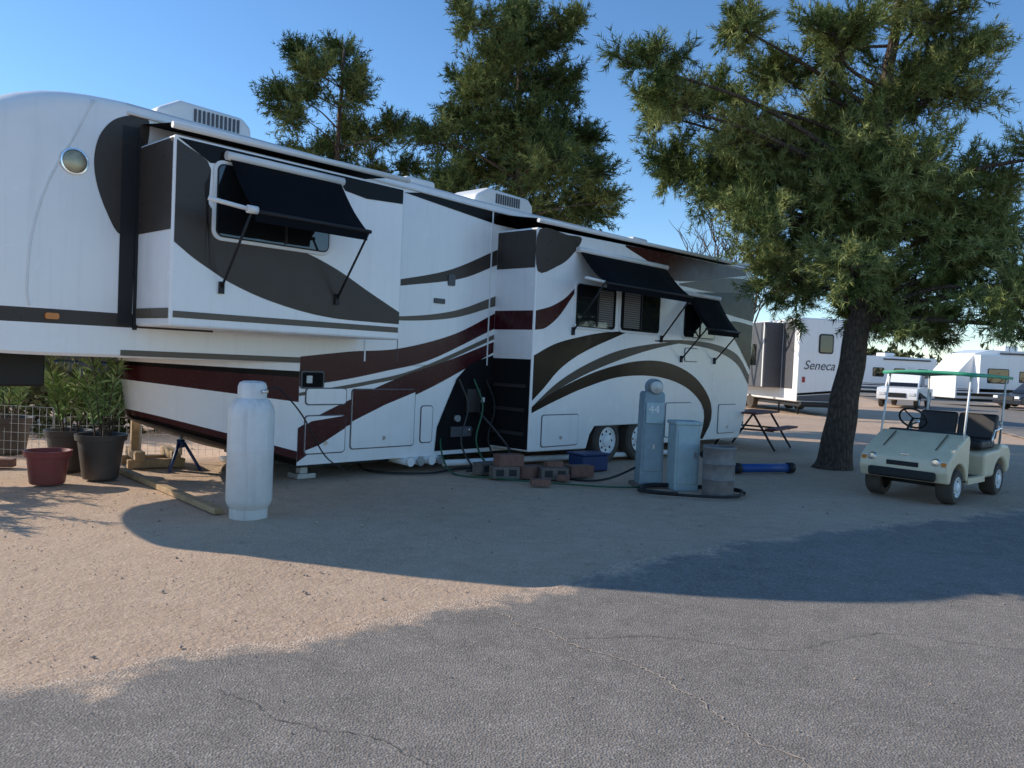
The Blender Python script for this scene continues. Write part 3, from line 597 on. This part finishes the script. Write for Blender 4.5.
# ================================================================== GOLF CART
gc=empty('golf_cart',(5.99,11.23,-.01),math.radians(-137.5))
def prof(parent,name,pts,y0,y1,mat,bevel): return slab(parent,name,pts,-y1,-y0,mat,bevel)
arcF=[(.8+.29*math.cos(math.radians(a)),.23+.29*math.sin(math.radians(a))) for a in range(170,9,-16)]
arcR=[(-.8+.29*math.cos(math.radians(a)),.23+.29*math.sin(math.radians(a))) for a in range(170,9,-16)]
prof(gc,'front_body',[(.46,.28)]+arcF+[(1.14,.28),(1.2,.42),(1.17,.56),(1.02,.66),(.75,.78),(.56,.87),(.47,.88),(.44,.8)],-.56,.56,'cream',.045)
prof(gc,'rear_body',[(-1.2,.36)]+arcR+[(-.15,.28),(-.12,.6),(-.2,.64),(-.72,.66),(-.8,.72),(-1.1,.7),(-1.22,.6)],-.57,.57,'cream',.045)
box(gc,'floor',(-.2,-.54,.26),(.5,.54,.31),'vinyl',bevel=.01); box(gc,'sill',(-.15,-.57,.24),(.48,-.5,.32),'cream'); box(gc,'sill',(-.15,.5,.24),(.48,.57,.32),'cream')
box(gc,'dash',(.36,-.5,.72),(.47,.5,.9),'vinyl',bevel=.03)
box(gc,'front_bumper',(1.17,-.42,.3),(1.25,.42,.42),'black',bevel=.03); box(gc,'rear_bumper',(-1.27,-.45,.3),(-1.2,.45,.4),'black',bevel=.02)
for y0,y1 in ((-.52,-.01),(.01,.52)):
    box(gc,'seat_cushion',(-.68,y0,.66),(-.12,y1,.79),'vinyl',bevel=.05)
    prof(gc,'seat_back',[(-.72,.78),(-.62,.78),(-.72,1.14),(-.82,1.13)],y0,y1,'vinyl',.04)
for s in (-1,1):
    tube(gc,'armrest',[(-.75,s*.54,.72),(-.78,s*.55,.95),(-.5,s*.55,.92),(-.4,s*.55,.72)],.015,'chrome',seg=7)
    tube(gc,'front_strut',[(.62,s*.53,.82),(.44,s*.52,1.68)],.014,'trim',seg=7); tube(gc,'rear_strut',[(-.92,s*.5,.68),(-.98,s*.52,1.68)],.014,'trim',seg=7)
    lathe(gc,'headlight',[(0,.02),(.05,.018),(.062,0),(.065,-.02)],'chrome',loc=(1.165,s*.4,.53),axis='X',seg=20)
    box(gc,'turn_lamp',(1.16,s*.5-.03,.5),(1.19,s*.5+.03,.55),'orange',bevel=.006); box(gc,'tail_lamp',(-1.235,s*.45-.04,.55),(-1.2,s*.45+.04,.61),'red',bevel=.006)
    for x in (.8,-.8):
        y=s*.45; wheel(gc,'wheel',x,(y-.1),.225,.225,.2,'trim',side=s if s>0 else -1)
    prof(gc,'hood_crease',[(.6,.868),(.75,.797),(1.0,.686),(1.0,.69),(.76,.803),(.61,.874)],s*.33-.008,s*.33+.008,'gold',0)
box(gc,'cowl_vent',(1.19,-.2,.46),(1.197,.2,.52),'black'); box(gc,'badge',(1.11,-.06,.595),(1.13,.06,.62),'chrome',bevel=.004)
tube(gc,'axle',[(.8,-.4,.225),(.8,.4,.225)],.03,'black'); tube(gc,'axle',[(-.8,-.4,.225),(-.8,.4,.225)],.05,'black')
tube(gc,'steering_column',[(.5,-.26,.82),(.24,-.26,1.04)],.018,'black',seg=8)
ax=Vector((-.26,0,.22)).normalized(); c0=Vector((.24,-.26,1.04)); a1=Vector((0,1,0)); a2=ax.cross(a1)
ring=[c0+(a1*math.cos(t)+a2*math.sin(t))*.18 for t in np.linspace(0,2*math.pi,29)]; tube(gc,'steering_wheel',ring,.014,'black',seg=7,cap=False)
for t in (0,2.1,4.2): tube(gc,'wheel_spoke',[c0,c0+(a1*math.cos(t)+a2*math.sin(t))*.17],.01,'black',seg=6)
V=[];F=[]
for i in range(9):
    for j in range(7):
        x=-1.08+i*.205; y=-.58+j*1.16/6; V.append((x,y,1.72-.03*(y/.58)**2-.01*(x**2)))
for i in range(8):
    for j in range(6): F.append((i*7+j,(i+1)*7+j,(i+1)*7+j+1,i*7+j+1))
o=mesh(gc,'canopy',V,F,'canopy',smooth=True); md=o.modifiers.new('s','SOLIDIFY'); md.thickness=.04
# ================================================================== OTHER VEHICLES
def trailer(name,loc,rz,L,Wd,H,stripes='taupe',nose=0,slide=False):
    e=empty(name,loc,rz)
    pts=[(0,.45),(L,.45),(L,H-.15),(L-.15,H),(nose*.9+.15,H),(nose*.5,H-.25),(0,H*.55)] if nose else [(0,.5),(.0,H-.4),(.25,H),(L-.1,H),(L,H-.15),(L,.45)]
    slab(e,'shell',pts,-Wd,0,'white',bevel=.06)
    box(e,'underframe',(.3,.2,.3),(L-.3,Wd-.2,.46),'black')
    for k,(z0,z1,mt) in enumerate(((.62,.8,stripes),(.9,.97,'maroon'),(1.02,1.06,'gold'))):
        sheet(e,'stripe',[(.1,z0),(L-.1,z0),(L-.1,z1),(.1,z1)],.004,mt)
    sheet(e,'swoosh',[(L*.2,.98),(L*.5,1.06),(L*.8,1.7),(L*.95,2.3),(L*.95,2.0),(L*.75,1.2)],.005,stripes)
    for a in (.18,.45,.75): window(e,'window',L*a,L*a+.9,1.6,2.2,0,'grey')
    slab(e,'door',rrect(L*.62,L*.62+.65,.6,2.4,.06),0,.02,'trim',bevel=.005)
    for s in (0,.85): wheel(e,'wheel',L*.55+s,-.02,.36,.36,.22); wheel(e,'wheel_far',L*.55+s,Wd-.2,.36,.36,.22,side=1)
    box(e,'air_conditioner',(L*.4,Wd*.3,H),(L*.4+.9,Wd*.7,H+.3),'trim',bevel=.06)
    tube(e,'awning_roller',[(L*.3,-.08,H-.2),(L*.9,-.08,H-.2)],.06,'grey')
    if slide:
        box(e,'slide_out',(L*.12,-.55,.8),(L*.4,.0,H-.35),'white',bevel=.02); sheet(e,'slide_trim',[(L*.12+.05,.9),(L*.4-.05,.9),(L*.4-.05,1.1),(L*.12+.05,1.1)],.555,'brown')
        window(e,'slide_window',L*.18,L*.32,1.5,2.3,.55,'black')
    return e
t2=empty('travel_trailer',(10.8,30.5,0),math.radians(8.5)); t2.scale=(1,1,1.07)
slab(t2,'shell',[(0,.45),(2.35,.45),(2.4,1.2),(2.4,3.3),(2.3,3.45),(.1,3.45),(0,3.3)],-8.5,0,'white',bevel=.06)
sheet(t2,'end_stripe',[(.02,.5),(2.36,.5),(2.37,.86),(.02,.66)],.005,'grey'); sheet(t2,'end_stripe_dark',[(.02,.68),(2.37,.88),(2.37,.98),(.02,.76)],.0055,'brown')
window(t2,'end_window',.85,1.35,2.25,2.85,0,'black')
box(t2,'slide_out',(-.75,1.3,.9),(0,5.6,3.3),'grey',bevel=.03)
for y in (1.35,5.5): box(t2,'slide_edge',(-.765,y,.92),(-.752,y+.08,3.28),'trim')
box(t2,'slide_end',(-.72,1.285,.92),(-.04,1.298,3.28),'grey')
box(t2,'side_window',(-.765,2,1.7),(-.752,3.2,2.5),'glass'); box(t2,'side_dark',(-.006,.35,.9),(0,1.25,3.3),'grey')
box(t2,'bumper',(.1,-.2,.35),(2.3,-.05,.47),'black'); box(t2,'underframe',(.2,.1,.28),(2.2,8,.46),'black')
for s in (0,1): 
    lathe(t2,'wheel',[(0,-.02),(.2,-.02),(.34,0),(.36,.03),(.36,.2),(0,.2)],'tyre',loc=(.02,4+s*.9,.36),axis='X'); lathe(t2,'wheel',[(0,-.2),(.36,-.2),(.36,0),(.2,.02),(0,.02)],'tyre',loc=(2.38,4+s*.9,.36),axis='X')
for s in (.25,2.1): box(t2,'tail_lamp',(s-.06,-.02,1.15),(s+.06,.0,1.35),'red',bevel=.01)
for y in (.4,1.95): tube(t2,'stabiliser_jack',[(.3,y,.0),(.3,y,.45)],.04,'black',seg=8)
fc=bpy.data.curves.new('lettering','FONT'); fc.body='Seneca'; fc.size=.46; fc.shear=.3; fc.extrude=.002; fc.materials.append(M['grey'])
fo=bpy.data.objects.new('lettering',fc); sc.collection.objects.link(fo); fo.parent=t2; fo.location=(.22,-.012,1.62); fo.rotation_euler=(math.radians(90),0,0)
trailer('parked_camper',(25.8,60,0),math.radians(15),7.0,2.4,3.1,'grey',nose=0)
trailer('parked_camper',(27.0,49,0),math.radians(8),9.5,2.5,3.5,'taupe',nose=2.4,slide=True)
trailer('parked_camper',(-16,27,0),math.radians(15),8,2.5,3.1,'grey',slide=True)
def car(name,loc,rz,paint,truck=False):
    e=empty(name,loc,rz)
    if truck:
        low=[(-2.75,.5),(-2.75,1.0),(-.6,1.02),(-.55,1.05),(.95,1.1),(2.6,1.02),(2.72,.8),(2.72,.45),(2.3,.42)]+[(1.85+.46*math.cos(math.radians(a)),.4+.46*math.sin(math.radians(a))) for a in range(0,181,20)]+[(-1.3,.42)]+[(-1.75+.46*math.cos(math.radians(a)),.4+.46*math.sin(math.radians(a))) for a in range(0,181,20)]
        cab=[(-.6,1.03),(-.5,1.75),(-.3,1.86),(.6,1.86),(1.3,1.08)]; glass=[(-.48,1.12),(-.4,1.7),(.5,1.76),(1.08,1.12)]; r=.39; wx=(1.85,-1.75)
    else:
        low=[(-2.2,.4),(-2.25,.9),(-1.6,1.0),(1.0,.98),(2.1,.8),(2.25,.6),(2.2,.35)]+[(1.4+.4*math.cos(math.radians(a)),.33+.4*math.sin(math.radians(a))) for a in range(0,181,20)]+[(-1.4+.4*math.cos(math.radians(a)),.33+.4*math.sin(math.radians(a))) for a in range(0,181,20)]
        cab=[(-1.9,.95),(-1.6,1.5),(-1.2,1.62),(.2,1.6),(1.1,.97)]; glass=[(-1.6,1.02),(-1.4,1.45),(.15,1.52),(.85,1.02)]; r=.33; wx=(1.4,-1.4)
    slab(e,'body',low,-1.9,0,paint,bevel=.05); slab(e,'cabin',cab,-1.78,-.12,paint,bevel=.06)
    sheet(e,'side_glass',glass,-.115,'glass'); o=sheet(e,'side_glass_far',glass,-1.785,'glass')
    a,b_=cab[-2],cab[-1]; mesh(e,'windscreen',[(a[0]+.012,.22,a[1]-.06),(b_[0]+.0,.2,b_[1]+.02),(b_[0],1.7,b_[1]+.02),(a[0]+.012,1.68,a[1]-.06)],[(0,1,2,3)],'glass')
    if truck: box(e,'bed_floor',(-2.65,.12,.9),(-.66,1.78,1.005),'black')
    for x in wx: wheel(e,'wheel',x,.0,r,r,.22); wheel(e,'wheel_far',x,1.68,r,r,.22,side=1)
    fx=low[5 if not truck else 6][0]
    for y in (.25,1.65): box(e,'headlight',(fx-.06,y-.15,.66),(fx+.03,y+.15,.8),'trim',bevel=.01)
    box(e,'grille',(fx-.04,.5,.55),(fx+.025,1.4,.78),'black')
    return e
car('pickup_truck',(20.5,44,0),math.radians(-125),'white',True)
car('parked_car',(29.6,46.5,0),math.radians(-165),'darkcar'); car('parked_car',(-12.5,24,0),math.radians(10),'darkcar')
def house(name,loc,rz,L,Wd,H):
    e=empty(name,loc,rz); box(e,'walls',(0,0,-.05),(L,Wd,H),'tan')
    V=[(-.4,-.4,H),(L+.4,-.4,H),(L+.4,Wd+.4,H),(-.4,Wd+.4,H),(.8,Wd/2,H+1.4),(L-.8,Wd/2,H+1.4)]
    mesh(e,'roof',V,[(0,1,5,4),(2,3,4,5),(1,2,5),(3,0,4),(3,2,1,0)],'shingle')
    for x in (L*.2,L*.7): window(e,'window',x,x+1.2,1,2.1,0)
    slab(e,'door',rrect(L*.45,L*.45+.9,.05,2.1,.02),0,.03,'fwood')
house('house',(42,75,0),math.radians(-15),12,8,2.7); house('house',(60,70,0),math.radians(10),14,8,3); house('house',(-30,45,0),math.radians(20),14,8,2.8); house('house',(33,92,0),0,12,8,3)
# ================================================================== TREES
def unit(v): return v/np.maximum(1e-9,np.linalg.norm(v,axis=-1,keepdims=True))
def needle_mesh(parent,pos,axis,ln,tint,nn,nlen,nw,mat,rg,spread=(.45,1.1)):
    S=len(pos); axis=unit(axis)
    ref=unit(rg.normal(size=(S,3))); a=unit(np.cross(axis,ref)); b_=np.cross(axis,a)
    f=rg.random((S,nn)); ph=rg.random((S,nn))*2*np.pi; sp=rg.uniform(spread[0],spread[1],(S,nn))
    base=pos[:,None]+axis[:,None]*(f*ln[:,None])[...,None]
    rad=a[:,None]*np.cos(ph)[...,None]+b_[:,None]*np.sin(ph)[...,None]
    d=unit(axis[:,None]*(1.0*np.ones((S,nn,1)))+rad*sp[...,None])
    L=nlen*rg.uniform(.7,1.25,(S,nn,1)); side=unit(np.cross(d,rg.normal(size=(S,nn,3))))*nw
    tip=base+d*L
    V=np.stack([base-side,base+side,tip],2).reshape(-1,3)
    T=np.repeat(np.clip(tint[:,None]+rg.normal(0,.1,(S,nn)),0,1).reshape(-1),3)
    me=bpy.data.meshes.new('needles'); n=len(V)//3
    me.vertices.add(len(V)); me.vertices.foreach_set('co',V.astype(np.float32).ravel())
    me.loops.add(len(V)); me.loops.foreach_set('vertex_index',np.arange(len(V),dtype=np.int32))
    me.polygons.add(n); me.polygons.foreach_set('loop_start',np.arange(0,len(V),3,dtype=np.int32)); me.polygons.foreach_set('loop_total',np.full(n,3,dtype=np.int32))
    me.materials.append(M[mat]); me.update(); at=me.attributes.new('tint','FLOAT','POINT'); at.data.foreach_set('value',T.astype(np.float32))
    o=bpy.data.objects.new('needles',me); sc.collection.objects.link(o); o.parent=parent; return o
def pine(name,base,trunk,lobes,seed,r0,nsub=14,nspr=13,nn=26,nlen=.15,nw=.009,mat='needles',sl_=.3):
    rg=np.random.default_rng(seed); random.seed(seed); e=empty(name,base,0)
    tp=spline([Vector(p) for p in trunk],8); n=len(tp)
    BV=[];BF=[]
    def add(pts,rads,seg):
        v2,f2=tube(False,'',pts,rads,None,seg=seg); o=len(BV); BV.extend(v2); BF.extend([tuple(q+o for q in f) for f in f2])
    rr=[r0*(1-.80*k/(n-1))*(1+.35*math.exp(-k*.9)) for k in range(n)]
    tp2=[p+Vector((noise.noise(p*1.7)*.06,noise.noise(p*1.7+Vector((9,0,0)))*.06,0)) for p in tp]
    add(tp2,rr,14)
    pos=[];ax=[];tn=[]
    for (lx,ly,lz,lr) in lobes:
        c=Vector((lx,ly,lz)); dh=(c.xy-tp[0].xy).length
        k=min(range(n),key=lambda i:abs(tp[i].z-max(2.5,lz-.30*dh-.1)))
        s=tp[k]; m1=s.lerp(c,.5)+Vector((random.uniform(-.2,.2),random.uniform(-.2,.2),random.uniform(-.1,.35)))
        lp=spline([s,m1,c],6); rl=min(rr[k]*.42,.012+.018*(c-s).length)
        add(lp,[rl*(1-.8*i/(len(lp)-1)) for i in range(len(lp))],7)
        outd=np.array((c-Vector((tp[k].x,tp[k].y,lz-.4))).normalized())
        lt=rg.uniform(.3,.7)
        for q in range(int(nsub*max(.6,lr/.75))):
            d=rg.normal(size=3); d[2]*=.75; d=unit(d)+outd*.40+np.array([0,0,.2]); d=unit(d)
            L=lr*rg.uniform(.6,1.3); st=np.array(c)-outd*lr*rg.uniform(0,.9)
            en=st+d*L; md_=st+d*L*.55+rg.normal(0,.05*lr,3)-np.array([0,0,.06*L])
            add([Vector(st),Vector(md_),Vector(en)],[.016,.010,.004],4)
            tt=np.clip(lt+rg.normal(0,.15),0,1)
            for w_ in range(nspr):
                f=rg.uniform(.15,1.0); pp=(st*(1-f)+md_*f)*(1-f)+(md_*(1-f)+en*f)*f
                dd=unit(d*.8+rg.normal(0,.6,3)+np.array([0,0,.25]))
                pos.append(pp+rg.normal(0,.08*lr,3)); ax.append(dd); tn.append(tt+rg.normal(0,.1))
    pos=np.array(pos);ax=np.array(ax);tn=np.array(tn); ln=rg.uniform(.6,1.3,len(pos))*sl_
    mesh(e,'trunk_and_limbs',BV,BF,'bark',smooth=True)
    needle_mesh(e,pos,ax,ln,tn,nn,nlen,nw,mat,rg,(.5,1.6)); return e
def lob(px,L,seed,sp=1.1):
    rg=np.random.default_rng(seed); return [(x-px,rg.uniform(-sp,sp),z,r) for (x,z,r) in L]
LC=[(1.75,6.25,.42),(2.15,5.85,.55),(2.65,5.35,.6),(3.2,6.3,.45),(3.25,6.9,.35),(3.7,5.5,.8),(4.1,6.6,.5),(4.8,6.95,.65),(5.4,7.5,.6),(6.0,7.9,.6),(6.9,7.6,.7),(7.6,7.2,.5),(7.2,6.4,.7),(6.3,6.5,.8),(5.3,6.1,.9),(4.4,4.9,.85),(5.4,5.1,.95),(6.6,5.2,.85),(3.5,4.75,.6),(7.7,4.8,.6),(8.4,5.1,.5),(8.8,4.4,.75),(7.6,4.0,.75),(6.2,4.1,.9),(4.9,4.0,.85),(4.3,3.3,.6),(6.8,3.2,.75),(6.2,2.8,.45),(7.9,3.0,.75),(7.3,2.6,.5),(8.8,2.9,.8),(5.2,3.3,.6),(6.6,6.9,.7),(5.9,5.7,.8),(9.3,3.4,.8),(2.4,6.0,.4),(6.9,4.5,.8),(5.5,4.5,.9),(8.2,3.6,.8),(7.2,3.6,.7),(4.6,5.7,.8),(4.8,3.0,.45),(5.7,3.7,.7),(3.0,5.1,.6),(4.0,4.2,.7),(4.1,5.3,.8),(7.9,2.5,.5),(8.6,2.4,.5),(6.7,2.7,.5),(5.8,3.1,.5),(5.0,4.7,.8),(6.1,4.8,.8)]
pine('pine_tree',(5.59,13.81,0),[(0,0,-.1),(.08,0,.7),(.2,.05,1.6),(.42,.1,2.9),(.55,.1,4.2),(.5,0,5.6),(.6,0,7.2),(.7,0,8.0)],lob(5.59,LC,3,1.5),11,.29,nsub=18,nspr=20,nn=32,nlen=.12,nw=.0078,sl_=.30)
LB=[(-.4,11.3,.5),(-.1,10.6,.6),(-.9,10.3,.6),(-1.6,10.2,.5),(.6,10.3,.7),(1.1,10.6,.4),(-1.6,9.3,.6),(-.6,9.2,.8),(.4,9.3,.8),(1.2,9.2,.6),(-2.0,8.3,.6),(-1.1,8.0,.8),(.1,8.1,.9),(1.2,8.0,.8),(1.9,8.0,.5),(-2.5,7.3,.6),(-1.6,7.0,.8),(-.3,6.9,.9),(.9,6.8,.9),(1.8,6.9,.7),(2.0,5.8,.7),(1.0,5.6,.9),(-.5,5.7,.9),(-1.8,5.9,.7),(2.3,6.0,.4),(-.4,10.0,.6),(-.2,7.5,.8),(.6,7.4,.7),(-1.3,8.7,.6)]
pine('pine_tree',(.1,22,0),[(0,0,-.1),(0,0,2),(-.1,0,5),(-.2,.1,8),(-.4,.1,11.2)],lob(.1,LB,4,1.6),12,.24,nsub=18,nspr=18,nn=22,nlen=.16,nw=.0135,mat='needles_dark',sl_=.42)
LA=[(-5.7,10.8,.4),(-5.4,10.2,.6),(-6.2,10.0,.5),(-6.6,10.2,.3),(-6.0,9.3,.6),(-4.9,9.3,.6),(-6.7,9.0,.45),(-7.0,8.7,.35),(-6.5,8.3,.6),(-5.5,8.2,.8),(-4.5,8.2,.6),(-3.7,8.0,.45),(-6.0,7.3,.8),(-4.6,7.2,.8),(-6.9,7.6,.45),(-3.4,7.3,.45),(-5.2,6.2,.9)]
pine('pine_tree',(-5.4,24,0),[(0,0,-.1),(0,0,3),(-.1,0,6),(0,.1,10.6)],lob(-5.4,LA,5,1.4),13,.2,nsub=16,nspr=16,nn=20,nlen=.16,nw=.0135,mat='needles_dark',sl_=.42)
def bare(name,loc,h,seed,r=.1):
    random.seed(seed); e=empty(name,loc,0); BV=[];BF=[]
    def grow(p,d,L,r_,lev):
        pts=[p]; dd=d.copy()
        for k in range(4):
            dd=(dd+Vector((random.uniform(-.2,.2),random.uniform(-.2,.2),random.uniform(-.05,.15)))).normalized(); pts.append(pts[-1]+dd*L/4)
        v2,f2=tube(False,'',pts,[r_*(1-.12*k) for k in range(5)],None,seg=5 if lev>1 else 8,cap=False); o=len(BV); BV.extend(v2); BF.extend([tuple(q+o for q in f) for f in f2])
        if lev>=5: return
        for k in range(3 if lev<4 else 2):
            nd=(dd+Vector((random.uniform(-.8,.8),random.uniform(-.8,.8),random.uniform(-.1,.5)))).normalized()
            grow(pts[random.choice((2,3,4))] if k else pts[-1],nd,L*random.uniform(.6,.8),r_*.6,lev+1)
    grow(Vector((0,0,-.1)),Vector((0,0,1)),h*.36,r,0)
    mesh(e,'branches',BV,BF,'bark')
bare('bare_tree',(8.2,29,0),8.6,3,.13); bare('bare_tree',(9.2,33,0),8.5,4,.12); bare('bare_tree',(47,62,0),7,5,.12)
def leafmass(name,cl,seed,size,per,mat='scrub'):
    rg=np.random.default_rng(seed); e=empty(name); P=[];A=[];T=[]
    for (x,y,z,rx,rz_) in cl:
        n=int(per); d=unit(rg.normal(size=(n,3))); q=d*(rg.random((n,1))**.45)*np.array([rx,rx,rz_])*(1+.25*rg.normal(size=(n,1))); P.append(q+np.array([x,y,z])); A.append(unit(d+rg.normal(0,.6,(n,3)))); T.append(rg.uniform(.1,.9)+rg.normal(0,.15,n))
    P=np.concatenate(P);A=np.concatenate(A);T=np.concatenate(T); P[:,2]=np.maximum(P[:,2],.05)
    o=needle_mesh(e,P,A,np.full(len(P),size),T,4,size*1.2,size*.4,mat,rg); o.name='foliage'
rg=np.random.default_rng(21); cl=[]
for k in range(120):
    a=rg.uniform(-.9,1.0); d=rg.uniform(85,140); h=rg.uniform(1.5,3.4); cl.append((math.tan(a)*d*.9,d,h*.8,rg.uniform(2,5),h))
leafmass('distant_trees',cl,22,.6,110)
leafmass('bush',[(-8.2,14,.6,.9,.7),(-9.5,14.5,.7,1,.8),(-7.2,14.6,.5,.7,.6),(-11,16,.8,1.3,.9),(-6.2,15.2,.5,.7,.6)],23,.09,700)
leafmass('bush',[(36,50,1,1.8,1.4),(39,52,1.2,2,1.6)],25,.2,400)
